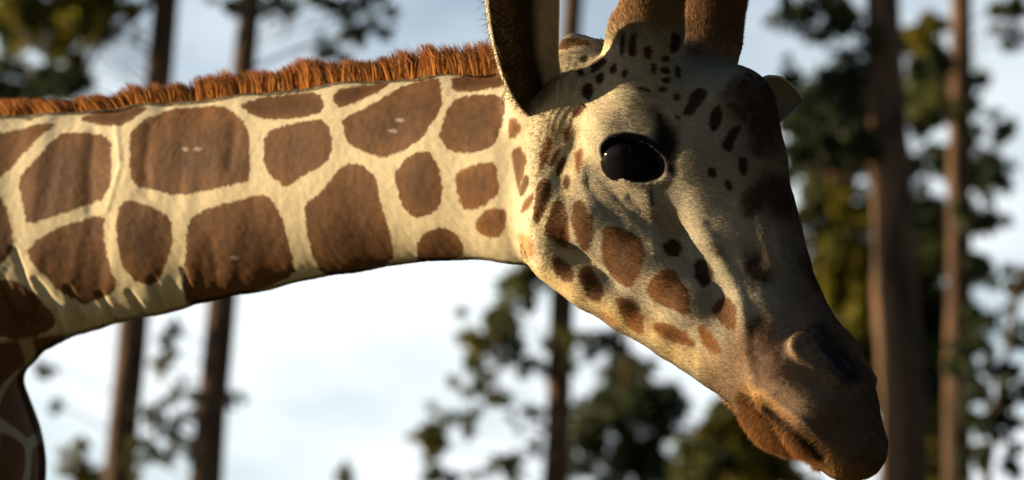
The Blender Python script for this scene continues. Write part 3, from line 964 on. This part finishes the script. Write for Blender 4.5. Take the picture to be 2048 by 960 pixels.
def coat(px, py, P, back):
    n = len(px)
    C = np.tile(np.array(CREAM), (n, 1))
    onhead = sstep(1130, 1230, px + 0.35 * (py - 300) * (py < 500))
    C = mix(C, FACE, onhead * 0.8)
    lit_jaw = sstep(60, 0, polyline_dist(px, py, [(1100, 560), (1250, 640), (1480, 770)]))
    C = mix(C, (0.58, 0.44, 0.22), lit_jaw * 0.8)  # sunlit warmth along the jaw painted into the coat
    n1 = vnoise(P / 9.0, 11); n2 = vnoise(P / 55.0, 12); n3 = vnoise(P / 4.5, 13)
    # muzzle: brownish skin that darkens to the tip
    t = (px - 1480) * 0.55 + (py - 640) * 0.83
    mz = sstep(-60, 110, t + 35 * n2) * (px > 1400)
    C = mix(C, (0.235, 0.145, 0.088), mz * 0.85)
    tip = sstep(150, 290, t + 25 * n2) * (px > 1400)
    C = mix(C, (0.12, 0.075, 0.052), tip * 0.8)
    lip = sstep(34, 4, polyline_dist(px, py, [(1500, 785), (1560, 838), (1620, 890), (1690, 948), (1740, 955)]))
    C = mix(C, (0.44, 0.25, 0.09), lip * 0.8)  # lit rim of the upper lip painted in as lighter orange
    chin = sstep(-14, 14, poly_sd(px, py, [(1486, 790), (1520, 800), (1590, 856), (1650, 902), (1640, 960), (1520, 950), (1470, 850)]))
    C = mix(C, (0.26, 0.115, 0.035), chin)
    # brow and lids: pale; horns: brown
    C = mix(C, (0.55, 0.47, 0.33), np.exp(-(((px - 1255) / 75) ** 2 + ((py - 235) / 50) ** 2)) * 0.7)
    hn = sstep(95, 45, py + 14 * n1 + 10 * n2) * (px > 1205) * (px < 1530)
    C = mix(C, (0.34, 0.18, 0.078), hn * 0.9)
    fh = sstep(1365, 1385, px) * sstep(135, 105, py) * (px < 1530)
    C = mix(C, (0.26, 0.14, 0.068), fh * 0.9)
    # nose bridge a little darker
    nb = sstep(120, 20, polyline_dist(px, py, [(1530, 220), (1560, 330), (1600, 480), (1680, 640)]) + 25 * n2) * (px > 1400)
    C = mix(C, (0.17, 0.115, 0.075), nb * 0.75)
    infr = (px > -70) & (py < 1000)
    for sheet, kind, pts in PATCH:
        x0, y0, sc = CR[sheet]
        pts = [(x0 + a / sc, y0 + b / sc) for a, b in pts]
        pts = round_poly(pts)
        if len(pts) < 14: pts = round_poly(pts)
        pts = [tuple(v) for v in pts]
        xs = [v[0] for v in pts]; ys = [v[1] for v in pts]
        m = np.where((px > min(xs) - 30) & (px < max(xs) + 30) & (py > min(ys) - 30) & (py < max(ys) + 30) & infr)[0]
        if not len(m): continue
        size = min(max(xs) - min(xs), max(ys) - min(ys))
        col, soft = KIND[kind]
        na = min(2.8, size * 0.10) if kind not in 'sk' else (16 if kind == 's' else 5)
        sd = poly_sd(px[m], py[m], pts) + (na * n1[m] + 0.5 * na * n3[m] if kind != 's' else 5 * n1[m] + 12 * n2[m] + 3 * n3[m])
        a = sstep(-soft, soft, sd + (1.0 if kind != 's' else 0))
        if kind == 's': a *= np.clip(0.9 + 0.3 * n1[m], 0, 1)
        c = np.array(col)[None, :] * (1 + 0.22 * n2[m] + 0.16 * n1[m] + 0.10 * n3[m])[:, None]
        if kind in 'pl':                                         # heart of a patch darker than its rim
            deep = sstep(2, max(8, size * 0.42), sd)[:, None]
            c = c * (1.22 - 0.42 * deep)
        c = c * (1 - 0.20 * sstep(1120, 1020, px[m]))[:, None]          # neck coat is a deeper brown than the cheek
        C[m] = C[m] * (1 - a[:, None]) + c * a[:, None]
    # skin round the eye; dark of the nostril's hollow painted in
    el = np.hypot(((px - 1268) * 0.94 + (py - 314) * 0.34) / 78, (-(px - 1268) * 0.34 + (py - 314) * 0.94) / 52)
    C = mix(C, (0.010, 0.008, 0.008), sstep(1.04, 0.86, el))
    duct = sstep(16, 3, polyline_dist(px, py, [(1305, 325), (1345, 338)]))
    C = mix(C, (0.012, 0.010, 0.009), duct)
    C = mix(C, (0.05, 0.03, 0.02), 0.8 * sstep(9, 2, polyline_dist(px, py, [(1303, 360), (1302, 385), (1306, 405)])))
    nn = sstep(38, 8, polyline_dist(px, py, [(1640, 672), (1668, 706), (1702, 748)]) + 4 * n1)
    C = mix(C, (0.035, 0.027, 0.023), nn)
    C = mix(C, (0.010, 0.008, 0.008), sstep(13, 5, polyline_dist(px, py, [(1646, 690), (1668, 716), (1696, 748)])))
    C = mix(C, (0.03, 0.018, 0.012), sstep(14, 3, polyline_dist(px, py, [(1530, 812), (1560, 836), (1595, 864), (1645, 908)])))  # darkness of the mouth gap painted along the crease
    n4 = vnoise(np.stack([(px * 0.55 + py * 0.83) / 14, (px * 0.83 - py * 0.55) / 3.0, P[:, 2] / 20], 1), 14)
    C = C * (1 + 0.09 * n4)[:, None]
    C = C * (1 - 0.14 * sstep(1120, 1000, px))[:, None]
    # white scars
    for sx, sy in [(370, 298), (395, 298), (800, 240), (785, 262), (470, 515)]:
        C = mix(C, (0.4, 0.32, 0.26), 0.55 * sstep(6, 2, np.hypot((px - sx) / 1.8, py - sy) + 2 * n3))
    C = C * np.array([1, 0.97, 0.9]) ** (sstep(0, 0.8, n2) * onhead)[:, None]
    return C * (1 + (0.06 + 0.09 * onhead) * n2 + 0.05 * n1)[:, None]


def body_coat(P):
    """the rest of the animal: pale net between brown patches"""
    cellsz = 210.0
    i0 = np.floor(P / cellsz).astype(np.int64)
    d1 = np.full(len(P), 1e9); d2 = np.full(len(P), 1e9)
    for a in (-1, 0, 1):
        for b in (-1, 0, 1):
            for c in (-1, 0, 1):
                i = i0 + np.array([a, b, c])
                pt = (i + 0.5 + 0.42 * (2 * np.stack([hash3(i[:, 0], i[:, 1], i[:, 2], s) for s in (1, 2, 3)], 1) - 1)) * cellsz
                d = np.linalg.norm(P - pt, axis=1)
                d2 = np.minimum(d2, np.maximum(d1, d)); d1 = np.minimum(d1, d)
    e = sstep(16, 26, d2 - d1 + 4 * vnoise(P / 12.0, 21))
    return np.array(CREAM) * 0.55 * (1 - e[:, None]) + np.array(KIND['p'][0]) * 0.9 * e[:, None]  # cream dimmed so the shaded chest reads dark


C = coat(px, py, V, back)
bm_ = ((px < -60) | ((px < 130) & (py > 690)))
bl = sstep(-40, -70, px)
bl = np.maximum(bl, sstep(676, 690, py + 0.11 * px) * (px < 130))
ii = np.where(bl > 0)[0]
C[ii] = C[ii] * (1 - bl[ii, None]) + body_coat(V[ii]) * bl[ii, None]

# far part of the body, coarser
Vb, Qb = polygonise(lambda p: np.minimum(sdf(p) + 4, 1e9), (-4200, -3600, -300), (-900, 700, 3700), 24.0, 6)
ctr = Vb[Qb].mean(1)
inb = ((ctr > np.array(LO) + 40) & (ctr < np.array(HI) - 40)).all(1)
Qb = Qb[~inb]
Cb = body_coat(Vb)

Vw = c2w(np.vstack([V, Vb]))
Qall = np.vstack([Q, Qb + len(V)])
GL = np.array([ROOTXY[0], ROOTXY[1], 0.0])
me = fast_mesh('giraffe', Vw - GL, F=Qall)
smooth(me)
col_attr(me, np.vstack([C, Cb]))
gir = link('giraffe', me, M_SKIN, None, GL)
tag(gir, 'giraffe with brown patches netted by cream lines, neck stretched level, head lowered', 'giraffe')



def hl2c(h):
    return O + np.asarray(h) @ B.T


# ------------------------------------------------------------------ giraffe: eyes
def uv_sphere(c, r, nu=40, nvv=24, axes=None):
    th = np.linspace(0, 2 * math.pi, nu, endpoint=False); ph = np.linspace(0, math.pi, nvv)
    P = np.stack([np.outer(np.sin(ph), np.cos(th)), np.outer(np.sin(ph), np.sin(th)), np.outer(np.cos(ph), np.ones(nu))], -1).reshape(-1, 3)
    i = np.arange(nvv - 1)[:, None] * nu; j = np.arange(nu)[None, :]; k = (j + 1) % nu
    F = np.stack([i + j, i + nu + j, i + nu + k, i + k], -1).reshape(-1, 4)
    return c + P * r, F


for sgn in (1, -1):
    ec = EYE_C * np.array([1, 1, sgn])
    Ve, Fe = uv_sphere(hl2c(ec), 71)
    me = fast_mesh('eye', c2w(Ve) - GL, F=Fe); smooth(me)
    link('eye', me, M_EYE, gir)


# ------------------------------------------------------------------ giraffe: ears
def ear(path, radius, opening, arc, deep, cols, name='ear', thick=6.0, ns=46, na=40):
    path = np.asarray(path, float)
    t = np.linspace(0, 1, len(path)); ss = np.linspace(0, 1, ns)
    c = np.stack([np.interp(ss, t, path[:, i]) for i in range(3)], 1)
    for _ in range(4):
        c[1:-1] = (c[:-2] + 2 * c[1:-1] + c[2:]) / 4
    r = np.interp(ss, t, radius)
    for _ in range(4):
        r[1:-1] = (r[:-2] + 2 * r[1:-1] + r[2:]) / 4
    tan = np.gradient(c, axis=0); tan /= np.linalg.norm(tan, axis=1)[:, None]
    o = np.asarray(opening, float)[None] - (tan @ np.asarray(opening, float))[:, None] * tan
    o /= np.linalg.norm(o, axis=1)[:, None]
    sd = np.cross(tan, o)
    ph = np.linspace(math.radians(arc[0]), math.radians(arc[1]), na)
    dirv = np.sin(ph)[None, :, None] * sd[:, None, :] - np.cos(ph)[None, :, None] * o[:, None, :] * deep
    inner = c[:, None, :] + r[:, None, None] * dirv
    taper = np.minimum(1, np.minimum(np.arange(na), np.arange(na)[::-1]) / 3.0 + 0.15)
    dn = dirv / np.linalg.norm(dirv, axis=2)[..., None]
    outer = inner + dn * thick * taper[None, :, None]
    P = np.concatenate([inner.reshape(-1, 3), outer.reshape(-1, 3)])
    i = np.arange(ns - 1)[:, None] * na; j = np.arange(na - 1)[None, :]
    Fi = np.stack([i + j, i + j + 1, i + na + j + 1, i + na + j], -1).reshape(-1, 4)
    Fo = Fi[:, ::-1] + ns * na
    M = ns * na
    e = np.arange(ns - 1) * na
    S1 = np.stack([e, e + na, e + na + M, e + M], 1)
    e2 = e + na - 1
    S2 = np.stack([e2 + M, e2 + na + M, e2 + na, e2], 1)
    f = np.arange(na - 1) + (ns - 1) * na
    S3 = np.stack([f, f + 1, f + 1 + M, f + M], 1)
    F = np.concatenate([Fi, Fo, S1, S2, S3])
    u = np.linspace(0, 1, na)
    Ci = np.zeros((ns, na, 3)); 
    for k in range(3):
        Ci[..., k] = np.interp(u, cols[0], [q[k] for q in cols[1]])[None, :]
    Co = np.tile(np.array(cols[2]), (ns, na, 1))
    rimm = sstep(3.2, 0.5, np.minimum(np.arange(na), np.arange(na)[::-1]).astype(float))
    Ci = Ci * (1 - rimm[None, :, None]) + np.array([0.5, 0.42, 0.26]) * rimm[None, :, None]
    CC = np.concatenate([Ci.reshape(-1, 3), Co.reshape(-1, 3)])
    CC *= (1 + 0.18 * vnoise(P / 7.0, 31) + 0.15 * vnoise(P / 25.0, 32))[:, None]
    me = fast_mesh(name, c2w(P) - GL, F=F); smooth(me); col_attr(me, CC)
    return link(name, me, M_EAR, gir), inner, Ci, dn


ZE = hl2c(H(1085, 230, 128))[2]
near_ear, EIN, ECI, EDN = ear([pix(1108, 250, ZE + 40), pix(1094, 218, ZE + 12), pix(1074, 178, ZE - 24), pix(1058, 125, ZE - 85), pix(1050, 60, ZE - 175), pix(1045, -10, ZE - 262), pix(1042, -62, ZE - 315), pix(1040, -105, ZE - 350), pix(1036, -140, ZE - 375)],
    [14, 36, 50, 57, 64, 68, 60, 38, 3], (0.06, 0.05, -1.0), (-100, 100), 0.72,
    ([0, 0.30, 0.40, 0.52, 0.64, 1], [(0.55, 0.48, 0.37), (0.45, 0.38, 0.30), (0.025, 0.02, 0.016), (0.04, 0.028, 0.02), (0.24, 0.16, 0.095), (0.34, 0.24, 0.14)], (0.55, 0.47, 0.32)))  # shade deep in the cup painted as a dark middle
fb = hl2c(H(1478, 218, -112))
fa = np.array([0.60, 0.10, 0.79])
far_ear, _a, _b, _c = ear([fb + fa * t for t in (0, 40, 90, 140, 185, 220, 246)], [34, 50, 62, 57, 40, 20, 2], (0.45, -0.35, -0.82), (-86, 86), 0.40,
    ([0, 0.3, 1], [(0.16, 0.14, 0.11), (0.13, 0.115, 0.095), (0.16, 0.14, 0.11)], (0.3, 0.25, 0.18)))


# ------------------------------------------------------------------ giraffe: fur, mane, lashes
def strands(roots, dirs, nrm, length, width, col_root, col_tip, bend=None, segs=1):
    """flat tapering hairs; dirs need not be unit"""
    n = len(roots)
    d = dirs / (np.linalg.norm(dirs, axis=1)[:, None] + 1e-9)
    view = roots - EYEPOS
    side = np.cross(d, view + 0.35 * np.linalg.norm(view, axis=1)[:, None] * rng.normal(size=(n, 3)))
    side /= np.linalg.norm(side, axis=1)[:, None] + 1e-9
    L = np.asarray(length)[:, None]; W = np.asarray(width)[:, None] if np.ndim(width) else width
    if segs == 1:
        tip = roots + d * L
        V = np.stack([roots - side * W * .5, roots + side * W * .5, tip], 1).reshape(-1, 3)
        T = np.arange(3 * n).reshape(-1, 3); F = None
        Cc = np.stack([col_root, col_root, col_tip], 1).reshape(-1, 3)
        NN = np.repeat(nrm, 3, 0)
    else:
        m = roots + d * L * .55
        tip = roots + d * L + (bend if bend is not None else 0) * L
        cm = (col_root + col_tip) / 2
        V = np.stack([roots - side * W * .5, roots + side * W * .5, m + side * W * .42, m - side * W * .42, tip], 1).reshape(-1, 3)
        b = np.arange(n)[:, None] * 5
        F = b + np.array([[0, 1, 2, 3]]); T = b + np.array([[3, 2, 4]])
        Cc = np.stack([col_root, col_root, cm, cm, col_tip], 1).reshape(-1, 3)
        NN = np.repeat(nrm, 5, 0)
    return V, F, T, Cc, NN


def hair_object(name, parts, mat):
    Vs, Fs, Ts, Cs, Ns, n = [], [], [], [], [], 0
    for V_, F_, T_, C_, N_ in parts:
        Vs.append(V_); Cs.append(C_); Ns.append(N_)
        if F_ is not None: Fs.append(F_ + n)
        Ts.append(T_ + n); n += len(V_)
    me = fast_mesh(name, c2w(np.concatenate(Vs)) - GL, np.concatenate(Fs) if Fs else None, np.concatenate(Ts))
    col_attr(me, np.concatenate(Cs))
    Nw = np.concatenate(Ns)
    Nw = Nw[:, 0:1] * RIGHT + Nw[:, 1:2] * UP + Nw[:, 2:3] * FWD
    vec_attr(me, Nw, 'skin_n')
    o = link(name, me, mat, gir)
    o['kind'] = 'stuff'
    return o


view = V - EYEPOS; view /= np.linalg.norm(view, axis=1)[:, None]
facing = (N * view).sum(1)
pqx, pqy = px, py
fq = Q
fc = facing[fq].mean(1)
fx, fy = px[fq].mean(1), py[fq].mean(1)
e1 = V[fq[:, 1]] - V[fq[:, 0]]; e2 = V[fq[:, 3]] - V[fq[:, 0]]
area = np.linalg.norm(np.cross(e1, e2), axis=1)
el = np.hypot(((fx - 1268) * 0.94 + (fy - 314) * 0.34) / 78, (-(fx - 1268) * 0.34 + (fy - 314) * 0.94) / 52)
nd = polyline_dist(fx, fy, [(1632, 672), (1665, 715), (1692, 742)])
wt = area * (fc < 0.35) * (fx > -70) * (el > 0.98) * (nd > 14) * (fy < 1010)
wt = wt * np.maximum(1.25 * sstep(1050, 1150, fx), 0.6 * (fc > -0.30))
NF = 430000
pick = rng.choice(len(fq), NF, p=wt / wt.sum())
ua, ub = rng.random((NF, 1)), rng.random((NF, 1))
q4 = V[fq[pick]]
root = (q4[:, 0] * (1 - ua) + q4[:, 1] * ua) * (1 - ub) + (q4[:, 3] * (1 - ua) + q4[:, 2] * ua) * ub
nr = N[fq[pick, 0]]
rx, ry = px[fq[pick, 0]], py[fq[pick, 0]]
cr = C[fq[pick, 0]]
head_w = sstep(1060, 1200, rx)[:, None]
comb = (1 - head_w) * np.array([-0.75, -0.55, 0.45]) + head_w * (-0.75 * EF + np.array([-0.35, -0.45, 0]))
ln = 7.5 + 0 * rx
chinm = sstep(-14, 14, poly_sd(rx, ry, [(1480, 785), (1520, 795), (1590, 850), (1655, 900), (1640, 970), (1520, 950), (1470, 850)]))
lipm = sstep(26, 4, polyline_dist(rx, ry, [(1520, 805), (1600, 872), (1690, 948), (1750, 950)])) * (1 - chinm)
hornm = sstep(110, 60, ry) * (rx > 1205) * (rx < 1530)
earb = np.exp(-(((rx - 1070) / 40) ** 2 + ((ry - 235) / 40) ** 2))
ln = ln + 12 * chinm + 5 * lipm + 6 * hornm + 4 * earb + 2 * sstep(700, 1000, rx) * (rx < 1050) - 2.0 * sstep(1380, 1500, rx) * (1 - chinm) * (1 - lipm) * (1 - hornm)
comb = comb * (1 - chinm[:, None]) + np.array([-0.55, -0.7, -0.1]) * chinm[:, None]
comb = comb * (1 - lipm[:, None]) + np.array([-0.45, -0.85, -0.1]) * lipm[:, None]
comb = comb * (1 - hornm[:, None]) + np.array([0.05, 0.9, 0.0]) * hornm[:, None]
comb = comb - (comb * nr).sum(1)[:, None] * nr
comb /= np.linalg.norm(comb, axis=1)[:, None] + 1e-6
cl = np.stack([vnoise(root / 11.0, s_) for s_ in (41, 42, 43)], 1)                  # neighbouring hairs lean together
lift = 0.05 + 0.07 * rng.random((NF, 1)) + 0.5 * hornm[:, None] + 0.45 * chinm[:, None]
dirs = comb + nr * lift + 0.08 * cl + (0.05 + 0.2 * chinm[:, None] + 0.1 * hornm[:, None]) * rng.normal(size=(NF, 3))
nsk = nr + (0.03 + 0.09 * head_w) * rng.normal(size=(NF, 3)); nsk /= np.linalg.norm(nsk, axis=1)[:, None]
ln = ln * (0.6 + 0.7 * rng.random(NF))
cr = cr * (1 + (0.20 + 0.36 * head_w) * (rng.random((NF, 1)) - 0.5))
P1 = strands(root + nr * 0.4, dirs, nsk, ln, 1.15, cr, cr * 1.15)
# hair inside the near ear
ne = 2600
si = rng.integers(8, 40, ne); aj = rng.integers(20, 39, ne)
er = EIN[si, aj]
ed = -EDN[si, aj] * 0.55 + np.array([-0.5, -0.25, -0.25]) + 0.25 * rng.normal(size=(ne, 3))
ecl = np.array([0.30, 0.21, 0.125]) * (0.4 + 0.9 * rng.random((ne, 1)))
P2 = strands(er, ed, -EDN[si, aj], 16 + 22 * rng.random(ne), 1.6, ecl, ecl * 1.1)
hair_object('fur', [P1, P2], M_FUR)

# mane
nm = 7000
mx_ = rng.uniform(-160, 1030, nm)
nx = np.array([q[0] for q in NECK], float)[::-1]
ctrp = np.stack([np.interp(mx_, nx, NP[::-1, i]) for i in range(3)], 1)
aa = np.interp(mx_, nx, NA_[::-1])
lat = rng.normal(size=nm) * 11
mr = ctrp + np.array([0, 1, 0]) * (aa - 4)[:, None] + NL * lat[:, None]
mlen = np.interp(mx_, [-160, 0, 100, 240, 300, 330, 380, 450, 560, 640, 700, 760, 830, 900, 960, 1030], [46, 50, 48, 44, 60, 54, 62, 66, 58, 72, 58, 56, 72, 74, 76, 72])
ck = vnoise(np.stack([mx_ / 13.0, 0 * mx_, lat / 60], 1), 51)
ck2 = vnoise(np.stack([mx_ / 40.0, 0 * mx_, 0 * mx_], 1), 52)
mlen = mlen * (0.82 + 0.20 * rng.random(nm) + 0.17 * ck + 0.13 * ck2)
lean = np.interp(mx_, [-160, 250, 420, 1030], [-0.75, -0.55, -0.12, -0.06])
md = np.stack([lean + 0.30 * ck + 0.06 * rng.normal(size=nm), np.ones(nm), 0.12 * rng.normal(size=nm) - 0.01 * lat], 1)
bend = np.stack([-0.12 + 0.25 * vnoise(np.stack([mx_ / 9.0, 0 * mx_, lat / 20], 1), 53) + 0.05 * rng.normal(size=nm), np.full(nm, -0.04), 0.05 * rng.normal(size=nm)], 1)
v_ = (0.40 + 0.8 * rng.random((nm, 1)) + 0.38 * ck[:, None] + 0.2 * ck2[:, None])
c0 = np.array([0.56, 0.245, 0.062]) * v_; c1 = np.array([0.34, 0.135, 0.05]) * v_
PM = strands(mr, md, -NL[None].repeat(nm, 0), mlen, 3.0, c0, c1, bend, 2)
hair_object('mane', [PM], M_MANE)

# lashes and the short hairs of the lower lid
nlh = 150
tt = rng.uniform(-0.75, 1.0, nlh)
lr = AP_C + ea * (tt * 66)[:, None] + eb * (40 * np.sqrt(np.clip(1 - tt ** 2, 0.02, 1)))[:, None] + np.array([0, 0, -2.0])
ld = np.array([0, 0, 1.0]) + eb * (-0.35 + 0.2 * rng.normal(size=(nlh, 1))) + ea * (0.5 * tt + 0.12 * rng.normal(size=nlh))[:, None]
lrc, ldc = hl2c(lr), ld @ B.T
k_ = np.full((nlh, 3), 0.01)
PL = strands(lrc, ldc, -view[:1].repeat(nlh, 0), 20 + 12 * rng.random(nlh), 1.8, k_, k_, None, 1)
hair_object('eyelashes', [PL], M_LASH)
